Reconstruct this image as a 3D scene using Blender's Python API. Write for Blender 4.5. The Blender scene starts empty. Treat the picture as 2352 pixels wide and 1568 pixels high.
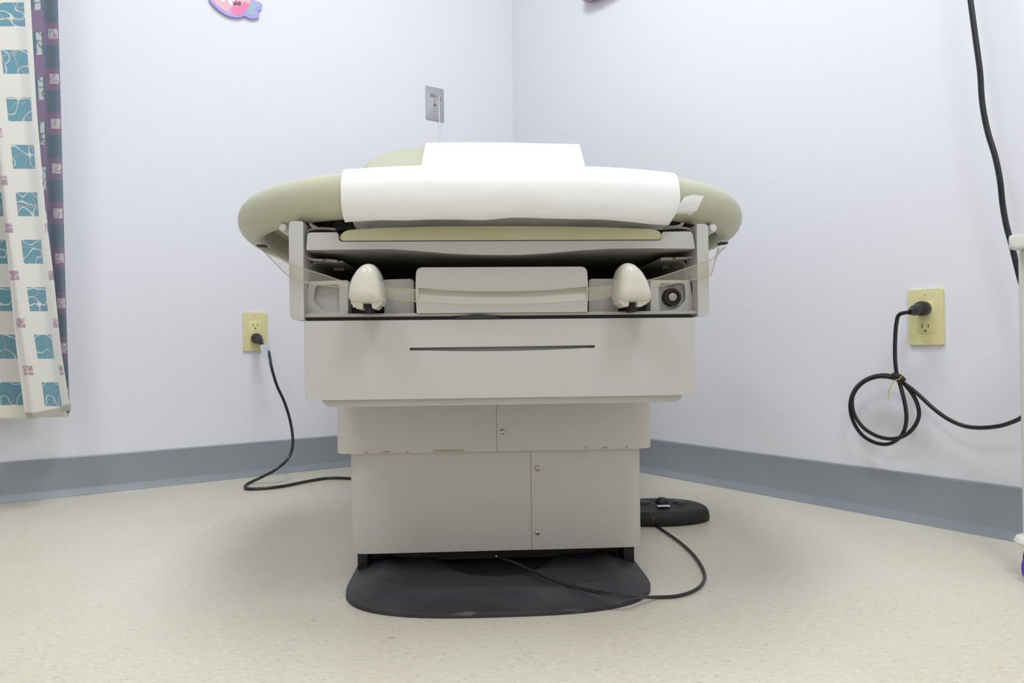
import bpy, bmesh, math, random
from mathutils import Vector, Matrix, noise
random.seed(7)
S = bpy.context.scene
COL = S.collection

# ------------------------------------------------------------------ camera
F = 1708.0; PITCH = 0.0077; ROLL = -0.0111; EYE = 0.3752
cp, sp, cr, sr = math.cos(PITCH), math.sin(PITCH), math.cos(ROLL), math.sin(ROLL)
FWD = Vector((0, cp, sp)); R0 = Vector((1, 0, 0)); D0 = Vector((0, sp, -cp))
RGT = R0*cr - D0*sr; DWN = R0*sr + D0*cr
CAM = Vector((0, 0, EYE))
cd = bpy.data.cameras.new('camera'); cam = bpy.data.objects.new('camera', cd); COL.objects.link(cam)
cam.matrix_world = Matrix(((RGT.x, -DWN.x, -FWD.x, CAM.x), (RGT.y, -DWN.y, -FWD.y, CAM.y), (RGT.z, -DWN.z, -FWD.z, CAM.z), (0, 0, 0, 1)))
cd.sensor_width = 36; cd.lens = F/2352*36; cd.clip_start = 0.02
S.camera = cam

# ------------------------------------------------------------------ light
w = bpy.data.worlds.new('world'); S.world = w; w.use_nodes = True
w.node_tree.nodes['Background'].inputs[0].default_value = (0.9, 0.95, 1.0, 1)
w.node_tree.nodes['Background'].inputs[1].default_value = 0.3
def area(name, loc, sx, sy, power, col, target=None):
    l = bpy.data.lights.new(name, 'AREA'); l.shape = 'RECTANGLE'; l.size = sx; l.size_y = sy
    l.energy = power; l.color = col
    o = bpy.data.objects.new(name, l); o.location = loc; COL.objects.link(o)
    if target: o.rotation_euler = (Vector(target)-Vector(loc)).to_track_quat('-Z', 'Y').to_euler()
    return o
area('ceiling_troffer_light', (-0.10, 1.15, 2.42), 0.5, 0.9, 26, (0.90, 0.945, 1.0))
area('ceiling_troffer_light', (-0.95, -0.15, 2.42), 0.5, 0.9, 15, (0.90, 0.945, 1.0))
area('ceiling_troffer_light', (0.55, -0.30, 2.42), 0.5, 0.9, 21, (0.90, 0.945, 1.0))
area('front_fill_light', (-0.4, -1.7, 1.3), 1.2, 1.8, 8.5, (1.0, 0.92, 0.82), (0.1, 1.2, 0.6))  # added warm fill from behind the camera, no real doorway there
S.view_settings.view_transform = 'Standard'; S.view_settings.look = 'None'
S.view_settings.gamma = 1; S.view_settings.exposure = -0.06
S.view_settings.use_curve_mapping = False

# ------------------------------------------------------------------ measuring helpers
def ray(px, py):
    u = (px-1176)/F; v = (py-784)/F
    return FWD + RGT*u + DWN*v
ALPHA = 0.6043
CORNER = Vector((0.0132, 2.7581, 0))
ca, sa = math.cos(ALPHA), math.sin(ALPHA)
NL = Vector((sa, -ca, 0)); TL = Vector((ca, sa, 0))
NR = Vector((-ca, -sa, 0)); TR = Vector((sa, -ca, 0))
def hit(px, py, p0, n):
    d = ray(px, py); return CAM + d*((p0-CAM).dot(n)/d.dot(n))
def WL(px, py, off=0.0): return hit(px, py, CORNER+NL*off, NL)
def WR(px, py, off=0.0): return hit(px, py, CORNER+NR*off, NR)
def G(px, py, z=0.0): return hit(px, py, Vector((0, 0, z)), Vector((0, 0, 1)))
PSI = 0.055; TO = Vector((-0.022, 1.0, 0))
TX = Vector((math.cos(PSI), math.sin(PSI), 0)); TY = Vector((-math.sin(PSI), math.cos(PSI), 0))
def T(px, py, yl):
    p = hit(px, py, TO+TY*yl, TY)-TO
    return (p.dot(TX), p.z)
def loc(p):
    q = p-TO; return Vector((q.dot(TX), q.dot(TY), p.z))
def GT(px, py, z=0.0): return loc(G(px, py, z))

# ------------------------------------------------------------------ materials
def srgb(r, g, b):
    f = lambda c: (c/255/12.92) if c/255 <= 0.04045 else ((c/255+0.055)/1.055)**2.4
    return (f(r), f(g), f(b), 1)
def mat(name, col, rough=0.5, metal=0.0, bump=0.0, bscale=200, var=0.0, vscale=3, spec=0.5, coat=0.0, sheen=0.0):
    m = bpy.data.materials.new(name); m.use_nodes = True
    nt = m.node_tree; b = nt.nodes['Principled BSDF']
    b.inputs['Base Color'].default_value = col; b.inputs['Roughness'].default_value = rough
    b.inputs['Metallic'].default_value = metal; b.inputs['Specular IOR Level'].default_value = spec
    b.inputs['Coat Weight'].default_value = coat; b.inputs['Sheen Weight'].default_value = sheen
    tc = nt.nodes.new('ShaderNodeTexCoord')
    if bump:
        n = nt.nodes.new('ShaderNodeTexNoise'); n.inputs['Scale'].default_value = bscale; n.inputs['Detail'].default_value = 4
        bp = nt.nodes.new('ShaderNodeBump'); bp.inputs['Strength'].default_value = bump; bp.inputs['Distance'].default_value = 0.002
        nt.links.new(tc.outputs['Object'], n.inputs['Vector']); nt.links.new(n.outputs[0], bp.inputs['Height'])
        nt.links.new(bp.outputs[0], b.inputs['Normal'])
    n2 = nt.nodes.new('ShaderNodeTexNoise'); n2.inputs['Scale'].default_value = vscale; n2.inputs['Detail'].default_value = 3
    mx = nt.nodes.new('ShaderNodeMix'); mx.data_type = 'RGBA'
    k = max(var, 0.01)
    mx.inputs[6].default_value = (col[0]*(1-k), col[1]*(1-k), col[2]*(1-k), 1)
    mx.inputs[7].default_value = (min(1, col[0]*(1+k)), min(1, col[1]*(1+k)), min(1, col[2]*(1+k)), 1)
    nt.links.new(tc.outputs['Object'], n2.inputs['Vector']); nt.links.new(n2.outputs[0], mx.inputs[0])
    nt.links.new(mx.outputs[2], b.inputs['Base Color'])
    return m
M_wall = mat('painted_wall', srgb(227, 227, 233), 0.75, bump=0.12, bscale=260, spec=0.25)
M_ceil = mat('ceiling_tile', srgb(235, 235, 232), 0.9, bump=0.3, bscale=120)
M_base = mat('vinyl_cove_base', srgb(142, 148, 154), 0.36, bump=0.05, bscale=300, var=0.05, vscale=5)
M_plast = mat('warm_grey_plastic', srgb(189, 187, 182), 0.42, bump=0.04, bscale=900, var=0.015)
M_plastw = mat('off_white_plastic', srgb(222, 221, 213), 0.32, bump=0.02, bscale=600)
M_stir = mat('glossy_cream_plastic', srgb(212, 208, 196), 0.22)
M_steel = mat('painted_sheet_steel', srgb(202, 198, 190), 0.45, bump=0.03, bscale=700, var=0.02)
M_vinyl = mat('sage_vinyl', srgb(186, 186, 160), 0.40, bump=0.08, bscale=700, var=0.02, vscale=8)
M_vinyl2 = mat('sage_vinyl_flat', srgb(196, 193, 152), 0.5, bump=0.06, bscale=700)
M_black = mat('matte_black', srgb(13, 13, 16), 0.55)
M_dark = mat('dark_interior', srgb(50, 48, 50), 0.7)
M_brk = mat('charcoal_metal', srgb(60, 57, 57), 0.55)
M_cable = mat('black_cable', srgb(12, 12, 15), 0.35, spec=0.6)
M_rail = mat('grey_channel', srgb(170, 165, 155), 0.5)
M_metal = mat('brushed_steel', srgb(190, 190, 194), 0.33, metal=0.85, bump=0.03, bscale=500)
M_screw = mat('zinc_screw', srgb(205, 200, 185), 0.28, metal=0.9)
M_ivory = mat('ivory_plastic', srgb(222, 214, 160), 0.4)
M_slot = mat('slot_dark', srgb(95, 80, 45), 0.7)
M_white = mat('white_label', srgb(238, 240, 248), 0.5)
M_mark = mat('printed_mark', srgb(135, 138, 152), 0.6)
M_cord = mat('cream_cord', srgb(236, 232, 214), 0.7)
M_tie = mat('yellow_tie', srgb(205, 200, 60), 0.5)
M_purple = mat('purple_caster', srgb(75, 50, 170), 0.4)
M_grey = mat('grey_cap', srgb(165, 155, 143), 0.4)

def nodes(m): return m.node_tree, m.node_tree.nodes['Principled BSDF']
def math_(nt, op, a, b=None, c=None):
    n = nt.nodes.new('ShaderNodeMath'); n.operation = op
    for i, v in enumerate((a, b, c)):
        if v is None: continue
        if isinstance(v, (int, float)): n.inputs[i].default_value = v
        else: nt.links.new(v, n.inputs[i])
    return n.outputs[0]
def mixc(nt, fac, a, b):
    n = nt.nodes.new('ShaderNodeMix'); n.data_type = 'RGBA'
    for i, v in ((0, fac), (6, a), (7, b)):
        if isinstance(v, (tuple, float, int)): n.inputs[i].default_value = v
        else: nt.links.new(v, n.inputs[i])
    return n.outputs[2]
# paper
M_paper = mat('exam_paper', srgb(246, 246, 246), 0.65, bump=0.18, bscale=55, spec=0.2)
# floor: cream sheet vinyl with small flecks
M_floor = mat('fleck_vinyl_floor', srgb(214, 209, 188), 0.33, spec=0.4)
nt, b = nodes(M_floor)
tc = nt.nodes.new('ShaderNodeTexCoord')
def flecks(scale, sx, rot, lo, hi, detail=3):
    mp = nt.nodes.new('ShaderNodeMapping'); mp.inputs['Rotation'].default_value = (0, 0, rot); mp.inputs['Scale'].default_value = (sx, 1, 1)
    nt.links.new(tc.outputs['Object'], mp.inputs['Vector'])
    n = nt.nodes.new('ShaderNodeTexNoise'); n.inputs['Scale'].default_value = scale; n.inputs['Detail'].default_value = detail
    nt.links.new(mp.outputs[0], n.inputs['Vector'])
    r = nt.nodes.new('ShaderNodeMapRange'); r.inputs[1].default_value = lo; r.inputs[2].default_value = hi
    nt.links.new(n.outputs[0], r.inputs[0]); return r.outputs[0]
c0 = mixc(nt, flecks(2.0, 1, 0, 0.35, 0.65), srgb(208, 201, 181), srgb(214, 208, 191))
c0 = mixc(nt, flecks(190, 0.45, 0.5, 0.5, 0.85), c0, srgb(226, 222, 210))
c0 = mixc(nt, math_(nt, 'MULTIPLY', flecks(190, 0.5, 0.9, 0.63, 0.70), 0.5), c0, srgb(140, 150, 160))
c0 = mixc(nt, math_(nt, 'MULTIPLY', flecks(220, 0.5, 0.2, 0.64, 0.70), 0.45), c0, srgb(150, 135, 105))
c0 = mixc(nt, math_(nt, 'MULTIPLY', flecks(34, 0.5, 0.7, 0.735, 0.76), 0.6), c0, srgb(120, 105, 80))
nt.links.new(c0, b.inputs['Base Color'])
# black base plate with scuffs
M_rub = mat('scuffed_black_plastic', srgb(40, 40, 44), 0.55)
nt, b = nodes(M_rub); tc = nt.nodes.new('ShaderNodeTexCoord')
c0 = mixc(nt, math_(nt, 'MULTIPLY', flecks(14, 0.35, 0, 0.48, 0.75, 9), 0.35), srgb(40, 40, 44), srgb(100, 98, 102))
c0 = mixc(nt, math_(nt, 'MULTIPLY', flecks(75, 0.2, 0.1, 0.64, 0.76, 8), 0.4), c0, srgb(130, 128, 128))
nt.links.new(c0, b.inputs['Base Color'])
# clear strap
M_clear = bpy.data.materials.new('clear_vinyl'); M_clear.use_nodes = True
nt = M_clear.node_tree; b = nt.nodes['Principled BSDF']; b.inputs['Base Color'].default_value = srgb(205, 200, 185); b.inputs['Roughness'].default_value = 0.15
tr = nt.nodes.new('ShaderNodeBsdfTransparent'); tr.inputs[0].default_value = (0.93, 0.92, 0.87, 1)
mx = nt.nodes.new('ShaderNodeMixShader'); mx.inputs[0].default_value = 0.24
nt.links.new(tr.outputs[0], mx.inputs[1]); nt.links.new(b.outputs[0], mx.inputs[2]); nt.links.new(mx.outputs[0], nt.nodes['Material Output'].inputs[0])
M_cedge = bpy.data.materials.new('clear_vinyl_edge'); M_cedge.use_nodes = True
nt = M_cedge.node_tree; b = nt.nodes['Principled BSDF']; b.inputs['Base Color'].default_value = srgb(190, 182, 150); b.inputs['Roughness'].default_value = 0.3
tr = nt.nodes.new('ShaderNodeBsdfTransparent'); mx = nt.nodes.new('ShaderNodeMixShader'); mx.inputs[0].default_value = 0.55
nt.links.new(tr.outputs[0], mx.inputs[1]); nt.links.new(b.outputs[0], mx.inputs[2]); nt.links.new(mx.outputs[0], nt.nodes['Material Output'].inputs[0])

# curtain fabrics (UV in metres: u from the hem edge, v up)
def curtain_mat(name, kind):
    m = bpy.data.materials.new(name); m.use_nodes = True; nt = m.node_tree; b = nt.nodes['Principled BSDF']
    b.inputs['Roughness'].default_value = 0.85; b.inputs['Sheen Weight'].default_value = 0.2
    uv = nt.nodes.new('ShaderNodeUVMap'); sx = nt.nodes.new('ShaderNodeSeparateXYZ'); nt.links.new(uv.outputs[0], sx.inputs[0])
    u, v = sx.outputs[0], sx.outputs[1]
    def inside(x, period, centre, half):   # 1 where |((x-centre+period/2) mod period)-period/2| < half
        t = math_(nt, 'ADD', x, -centre+period/2)
        t = math_(nt, 'FLOORED_MODULO', t, period)
        t = math_(nt, 'ABSOLUTE', math_(nt, 'SUBTRACT', t, period/2))
        return math_(nt, 'LESS_THAN', t, half)
    def squig(scale, width, off):
        mp = nt.nodes.new('ShaderNodeMapping'); mp.inputs['Location'].default_value = (off, off*2, 0); nt.links.new(uv.outputs[0], mp.inputs[0])
        n = nt.nodes.new('ShaderNodeTexNoise'); n.inputs['Scale'].default_value = scale; n.inputs['Detail'].default_value = 0.3
        nt.links.new(mp.outputs[0], n.inputs['Vector'])
        return math_(nt, 'LESS_THAN', math_(nt, 'ABSOLUTE', math_(nt, 'SUBTRACT', n.outputs[0], 0.5)), width)
    if kind == 'front':
        P = 0.115
        sq = math_(nt, 'MULTIPLY', inside(u, P, 0.0, 0.029), inside(v, P, -33*0.115/109, 0.029))
        sm = math_(nt, 'MULTIPLY', inside(u, P, P/2, 0.0115), inside(v, P, P/2-33*0.115/109, 0.0115))
        teal = mixc(nt, squig(26, 0.014, 3.1), srgb(104, 148, 162), srgb(205, 208, 195))
        teal = mixc(nt, squig(20, 0.009, 7.7), teal, srgb(160, 158, 155))
        mau = mixc(nt, squig(60, 0.04, 1.3), srgb(172, 146, 162), srgb(205, 190, 190))
        c = mixc(nt, sq, srgb(216, 214, 206), teal); c = mixc(nt, sm, c, mau)
    else:
        P = 0.103
        par = math_(nt, 'FLOORED_MODULO', math_(nt, 'FLOOR', math_(nt, 'DIVIDE', u, 0.036)), 2)
        vv = math_(nt, 'ADD', v, math_(nt, 'ADD', 0.078, math_(nt, 'MULTIPLY', par, -0.031)))
        band = inside(vv, P, 0.0, P/4)
        uu = inside(u, 0.072, 0.014, 0.0115)
        inner = math_(nt, 'MULTIPLY', uu, inside(v, P, -.078, 0.0115))
        inner2 = math_(nt, 'MULTIPLY', inside(u, 0.072, 0.047, 0.006), inside(v, P, -.100, 0.026))
        c = mixc(nt, band, srgb(106, 124, 138), srgb(140, 122, 146))
        c = mixc(nt, inner, c, mixc(nt, squig(70, 0.03, 2.2), srgb(198, 194, 198), srgb(150, 142, 158)))
        c = mixc(nt, inner2, c, mixc(nt, squig(50, 0.03, 5.2), srgb(200, 202, 196), srgb(135, 138, 150)))
    wv = nt.nodes.new('ShaderNodeTexNoise'); wv.inputs['Scale'].default_value = 900
    nt.links.new(uv.outputs[0], wv.inputs['Vector'])
    bp = nt.nodes.new('ShaderNodeBump'); bp.inputs['Strength'].default_value = 0.25; bp.inputs['Distance'].default_value = 0.001
    nt.links.new(wv.outputs[0], bp.inputs['Height']); nt.links.new(bp.outputs[0], b.inputs['Normal'])
    nt.links.new(c, b.inputs['Base Color']); return m
M_cf = curtain_mat('curtain_square_print', 'front'); M_cb = curtain_mat('curtain_stripe_print', 'back')

# ------------------------------------------------------------------ mesh helpers
def empty(name, label, cat, loc3=(0, 0, 0), rotz=0.0, group=None):
    o = bpy.data.objects.new(name, None); COL.objects.link(o); o.location = loc3; o.rotation_euler = (0, 0, rotz)
    o.empty_display_size = 0.05
    o['label'] = label; o['category'] = cat
    if group: o['group'] = group
    return o
def tag(o, label, cat, group=None):
    o['label'] = label; o['category'] = cat
    if group: o['group'] = group
    return o
def obj(name, bm, m, parent=None, smooth=True, angle=35, label=None, world=False):
    bmesh.ops.recalc_face_normals(bm, faces=bm.faces)
    for f in bm.faces: f.smooth = smooth
    if smooth:
        for e in bm.edges:
            if len(e.link_faces) == 2 and e.calc_face_angle(0) > math.radians(angle): e.smooth = False
    me = bpy.data.meshes.new(name); bm.to_mesh(me); bm.free()
    for mm in (m if isinstance(m, (list, tuple)) else [m]): me.materials.append(mm)
    o = bpy.data.objects.new(name, me); COL.objects.link(o)
    if parent: o.parent = parent
    if label: o['label'] = label
    return o
def struct(name, bm, m, **k):
    o = obj(name, bm, m, **k); o['kind'] = 'structure'; return o
def box(bm, x0, x1, y0, y1, z0, z1, bev=0.0, seg=3):
    r = bmesh.ops.create_cube(bm, size=1)
    vs = r['verts']
    for v in vs:
        v.co = Vector((x0+(v.co.x+.5)*(x1-x0), y0+(v.co.y+.5)*(y1-y0), z0+(v.co.z+.5)*(z1-z0)))
    if bev:
        es = list({e for v in vs for e in v.link_edges})
        bmesh.ops.bevel(bm, geom=es, offset=bev, segments=seg, profile=0.5, affect='EDGES', clamp_overlap=True)
    return bm
def Box(*a, **k): return box(bmesh.new(), *a, **k)
def rpoly(pts, r, n=6):
    """round the corners of a 2D polygon; r a number or a list"""
    out = []; N = len(pts)
    for i, p in enumerate(pts):
        rr = r[i] if isinstance(r, (list, tuple)) else r
        p = Vector(p); a = Vector(pts[i-1]); c = Vector(pts[(i+1) % N])
        if rr <= 0: out.append(tuple(p)); continue
        d1 = (a-p); d2 = (c-p); l1, l2 = d1.length, d2.length; d1.normalize(); d2.normalize()
        k = min(rr, l1*.48, l2*.48)
        for j in range(n+1):
            t = j/n; q = (p+d1*k)*(1-t)**2 + p*2*t*(1-t) + (p+d2*k)*t*t
            out.append(tuple(q))
    return out
def prism(bm, pts, y0, y1, bev=0.0, seg=3, axis='y', both=False):
    """extrude a 2D polygon; axis y: pts are (x,z); axis z: pts are (x,y)"""
    def mk(p, t): return Vector((p[0], t, p[1])) if axis == 'y' else Vector((p[0], p[1], t))
    a = [bm.verts.new(mk(p, y0)) for p in pts]; c = [bm.verts.new(mk(p, y1)) for p in pts]
    f0 = bm.faces.new(a); f1 = bm.faces.new(list(reversed(c)))
    n = len(pts)
    for i in range(n): bm.faces.new((a[i], c[i], c[(i+1) % n], a[(i+1) % n]))
    if bev:
        es = list(f0.edges)+(list(f1.edges) if both else [])
        bmesh.ops.bevel(bm, geom=es, offset=bev, segments=seg, profile=0.5, affect='EDGES', clamp_overlap=True)
    return bm
def loft(bm, rings, closed=True, cap=True):
    R = [[bm.verts.new(p) for p in ring] for ring in rings]
    n = len(R[0])
    for a, c in zip(R, R[1:]):
        for i in range(n if closed else n-1):
            j = (i+1) % n; bm.faces.new((a[i], a[j], c[j], c[i]))
    if cap and closed:
        bm.faces.new(R[0]); bm.faces.new(list(reversed(R[-1])))
    return R
def spline(pts, sub=8):
    pts = [Vector(p) for p in pts]; out = []
    P = [pts[0]*2-pts[1]]+pts+[pts[-1]*2-pts[-2]]
    for i in range(1, len(P)-2):
        for k in range(sub):
            t = k/sub; a, b_, c, d = P[i-1], P[i], P[i+1], P[i+2]
            out.append(0.5*((2*b_)+(c-a)*t+(2*a-5*b_+4*c-d)*t*t+(3*b_-a-3*c+d)*t**3))
    out.append(pts[-1]); return out
def tube(bm, pts, r, n=10, caps=True):
    rings = []; up = None
    for i, p in enumerate(pts):
        t = (pts[min(i+1, len(pts)-1)]-pts[max(i-1, 0)]).normalized()
        if up is None:
            up = Vector((0, 0, 1)) if abs(t.z) < .9 else Vector((1, 0, 0))
        s = t.cross(up).normalized(); up = s.cross(t).normalized()
        rr = r[i] if isinstance(r, (list, tuple)) else r
        rings.append([p+(s*math.cos(a)+up*math.sin(a))*rr for a in [2*math.pi*k/n for k in range(n)]])
    loft(bm, rings, True, caps); return bm
def Tube(pts, r, n=10, sub=8): return tube(bmesh.new(), spline(pts, sub), r, n)
def lathe(bm, prof, n=24, origin=(0, 0, 0), axis=(0, -1, 0)):
    """prof: (radius, distance along axis)"""
    q = Vector((0, 0, 1)).rotation_difference(Vector(axis)); o = Vector(origin)
    rings = [[o+q @ Vector((r*math.cos(2*math.pi*k/n), r*math.sin(2*math.pi*k/n), h)) for k in range(n)] for r, h in prof]
    loft(bm, rings); return bm
def Lathe(*a, **k): return lathe(bmesh.new(), *a, **k)
def grid(bm, P, uvf=None):
    """P[j][i] points"""
    V = [[bm.verts.new(p) for p in row] for row in P]
    uvl = bm.loops.layers.uv.new('UVMap') if uvf else None
    for j in range(len(V)-1):
        for i in range(len(V[0])-1):
            f = bm.faces.new((V[j][i], V[j][i+1], V[j+1][i+1], V[j+1][i]))
            if uvf:
                for l, (jj, ii) in zip(f.loops, ((j, i), (j, i+1), (j+1, i+1), (j+1, i))): l[uvl].uv = uvf[jj][ii]
    return V
def cut(o, bm):
    """subtract a shape from an object and keep the result as its mesh"""
    bmesh.ops.recalc_face_normals(bm, faces=bm.faces)
    me = bpy.data.meshes.new('tmp'); bm.to_mesh(me); bm.free()
    c = bpy.data.objects.new('tmp', me); COL.objects.link(c); c.parent = o.parent
    md = o.modifiers.new('cut', 'BOOLEAN'); md.object = c; md.operation = 'DIFFERENCE'; md.solver = 'EXACT'
    bpy.context.view_layer.update()
    dg = bpy.context.evaluated_depsgraph_get()
    new = bpy.data.meshes.new_from_object(o.evaluated_get(dg))
    o.modifiers.clear(); old = o.data; o.data = new
    bpy.data.objects.remove(c); bpy.data.meshes.remove(me)
    return o

# ------------------------------------------------------------------ room
LW, RW, HC = 4.2, 4.0, 2.45
cA = CORNER; cB = CORNER-TL*LW; cC = CORNER+TR*RW; cD = cB+TR*RW
def quadwall(p, q, n, h=HC, t=0.1):
    bm = bmesh.new()
    rings = [[Vector((a.x, a.y, z)) for a in (p, q, q-n*t, p-n*t)] for z in (0, h)]
    loft(bm, rings); return bm
struct('wall_left', quadwall(cB, cA, NL), M_wall)
struct('wall_right', quadwall(cA, cC, NR), M_wall)
struct('wall_back', quadwall(cC, cD, -NL), M_wall)
struct('wall_side', quadwall(cD, cB, -NR), M_wall)
bm = bmesh.new(); loft(bm, [[Vector((a.x, a.y, z)) for a in (cA, cB, cD, cC)] for z in (-0.05, 0)]); struct('floor', bm, M_floor)
bm = bmesh.new(); loft(bm, [[Vector((a.x, a.y, z)) for a in (cA, cB, cD, cC)] for z in (HC, HC+0.05)]); struct('ceiling', bm, M_ceil)
prof = [(0, .1016), (.0025, .1016), (.0042, .0985), (.0042, .020), (.0050, .0175), (.0125, .003), (.0135, .001), (.0135, 0), (0, 0)]
def baseboard(name, p, q, n):
    bm = bmesh.new(); loft(bm, [[Vector((a.x+n.x*d, a.y+n.y*d, z)) for d, z in prof] for a in (p, q)])
    struct(name, bm, M_base, angle=25)
baseboard('baseboard_left', cB, cA, NL); baseboard('baseboard_right', cA, cC, NR)

# ------------------------------------------------------------------ examination table
tb = empty('exam_table', 'large beige examination table with sage green seat on a two step lift column', 'examination table', TO, PSI)
def P(name, bm, m, parent=None, **k): return obj(name, bm, m, parent or tb, **k)

# black foot plate
bw, bf, bb, bn, bcx = 0.237, 0.036, 0.16, 2.9, T(1147, 1300, 0.15)[0]
def bhalf(y):
    if y >= bf+bb: return bw
    t = (bf+bb-y)/bb; return bw*max(0.0, 1-t**bn)**(1/bn)
def bfront(x):
    t = min(1, abs(x)/bw); return bf+bb*(1-(1-t**bn)**(1/bn))
ys = [bf+bb*(1-math.cos(math.pi/2*k/26)) for k in range(27)]+[bf+bb+0.02*k for k in range(1, 28)]
def sm(t): t = max(0, min(1, t)); return t*t*(3-2*t)
rows = []
for y in ys:
    row = []
    for i in range(61):
        u = -math.cos(math.pi*i/60); x = u*bhalf(y)
        d = min((1-abs(u))*bhalf(y), y-bfront(x))
        h = 0.006+0.016*max(0, min(1, d/0.05))**0.8-0.005*sm((d-0.05)/0.03)
        e = max(0, 1-((x/0.115)**2)-(((y-0.33)/0.165)**2)); h -= 0.012*sm(e*2.4)
        row.append(Vector((bcx+x, y, max(h, 0.003))))
    rows.append(row)
bm = bmesh.new(); V = grid(bm, rows)
edge = [r[0] for r in V][::-1]+[r[-1] for r in V]
be = [bm.verts.new((v.co.x, v.co.y, 0.0)) for v in edge]
for i in range(len(edge)-1): bm.faces.new((edge[i], edge[i+1], be[i+1], be[i]))
bmesh.ops.remove_doubles(bm, verts=bm.verts, dist=1e-5)
P('foot_plate', bm, M_rub, label='black scuffed plastic foot plate')
# lift column
def column(px0, px1, pym, yl, zt, zb, seam, r, depth, name, mt):
    x0 = T(px0, pym, yl)[0]; x1 = T(px1, pym, yl)[0]; xs = T(seam, pym, yl)[0]
    pts = rpoly([(x0, yl+.0), (x1, yl), (x1, yl+depth), (x0, yl+depth)], r, 8)
    # insert the overlapping sheet's edge on the front run
    n = 9; front = []
    for k, p in enumerate(pts):
        front.append(p)
        if k == n-1:
            front += [(xs-.0006, yl), (xs-.0006, yl+.002), (xs, yl+.002), (xs, yl-.0010), (xs+.06, yl-.0008)]
    bm = bmesh.new(); prism(bm, front, zb, zt, axis='z')
    return P(name, bm, mt)
zl_b = T(1140, 1264, .24)[1]; zl_t = T(1140, 1000, .24)[1]
zu_b = T(1140, 1036, .225)[1]; zu_t = T(1140, 880, .225)[1]
lowcol = column(801, 1478, 1160, .24, zl_t, zl_b, 1221, .03, .58, 'lower_column_cover', M_steel)
uppcol = column(768, 1502, 985, .225, zu_t, zu_b, 1141, .032, .62, 'upper_column_cover', M_steel)
def screw(px, py, yl, r=.0046):
    x, z = T(px, py, yl); a = random.random()*3
    bm = Lathe([(0.0001, 0.0024), (r*.5, 0.0023), (r*.85, 0.0016), (r, 0.0006), (r, -0.001)], 20, (x, yl-.0010, z))
    s = P('screw', bm, M_screw)
    q = bmesh.new(); box(q, -r*.8, r*.8, -.0032, -.0014, -.0005, .0005)
    bmesh.ops.rotate(q, verts=q.verts, matrix=Matrix.Rotation(a, 3, 'Y')); bmesh.ops.translate(q, verts=q.verts, vec=(x, yl-.0010, z))
    P('screw_slot', q, M_slot, s)
screw(1154, 991, .225); screw(1234, 1075, .24); screw(1235, 1222, .24)
# chipped lower edge of the upper cover
for k, (px, wd) in enumerate([(841, 7), (888, 16), (936, 5), (1030, 70), (1190, 12), (1210, 8), (1346, 6), (1390, 14), (1440, 5)]):
    py = 1041-(px-800)*0.0207
    x, z = T(px, py, .2235)
    P('paint_chip', Box(x-wd*.00036, x+wd*.00036, .2243, .2256, z-.0002, z+.0022), mat('worn_paint', srgb(168, 158, 138), 0.6) if k == 0 else bpy.data.materials['worn_paint'])
# black box painting the shade in the hollow under the column
zt_ = zl_b+.01
xA = T(824, 1290, .25)[0]; xB = T(1456, 1270, .25)[0]
P('under_column_shade', Box(xA+.016, xB-.016, .285, .8, .012, zt_), M_black)
for px in ((822, 846), (1431, 1456)):
    x0, _ = T(px[0], 1290, .25); x1, _ = T(px[1], 1290, .25)
    P('foot_block', Box(x0, x1, .245, .33, .008, zt_, .002), M_black)
x, z = T(1141, 1279, .262); P('bolt', Lathe([(.0001, .004), (.002, .003), (.0025, 0), (.0025, -.03)], 12, (x, .282, z-.004)), M_screw)

# drawer box
dx0, dx1 = T(699, 830, 0)[0], T(1597, 820, 0)[0]
dz1 = T(1148, 733, 0)[1]; dz0 = T(1148, 913, 0)[1]
dcx = (dx0+dx1)/2
bm = bmesh.new(); prism(bm, rpoly([(dx0, dz0), (dx1, dz0), (dx1, dz1), (dx0, dz1)], [.006, .006, .003, .003]), 0, .05, .005, 4)
drawer = P('drawer', bm, M_plast)
hx0, hz0 = T(940, 798, 0); hx1, hz1 = T(1367, 792, 0); hzm = T(1150, 806, 0)[1]
top = [(hx0, hz0), (hx1, hz1)]
low = [(hx1-.001, hz1-.004)]+[(hx1+(hx0-hx1)*t, (hz1+(hz0-hz1)*t)-.0035-(((hz0+hz1)/2-.0035)-hzm)*math.sin(math.pi*t)*1.0) for t in [k/14 for k in range(1, 14)]]+[(hx0+.001, hz0-.004)]
pts = top+low
bm = bmesh.new(); rings = []
for yy, sh in ((-.01, 0), (0.0, 0), (.014, -.0025)): rings.append([Vector((p[0], yy, p[1]+sh)) for p in pts])
loft(bm, rings); cut(drawer, bm)
for f in drawer.data.polygons: f.use_smooth = False
bm = Box(dx0+.004, dx1-.004, .05, .78, dz0+.001, dz1-.002, .006); P('drawer_cabinet', bm, M_plast)
# lip pan under the drawer
lx0, lx1 = T(750, 925, .012)[0], T(1558, 920, .012)[0]; lz = T(1148, 929, .012)[1]
bm = bmesh.new(); prism(bm, rpoly([(lx0-.010, dz0+.004), (lx1+.010, dz0+.004), (lx1, lz), (lx0, lz)], [.001, .001, .008, .008]), .012, .74, .002); P('base_pan', bm, M_plast)
# gap shade drawn as a black box, plus front rail above the drawer
gz0, gz1 = dz1, T(1148, 724, 0)[1]
P('gap_shade', Box(dx0+.002, dx1-.001, .008, .7, gz0-.004, gz1-.001), M_black)
rz1 = T(1148, 717, .004)[1]; rx0, rx1 = T(700, 725, .003)[0], T(1602, 720, .003)[0]
P('bay_floor', Box(rx0, rx1, .002, .6, gz1-.0005, rz1, .0015), M_rail)
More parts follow.
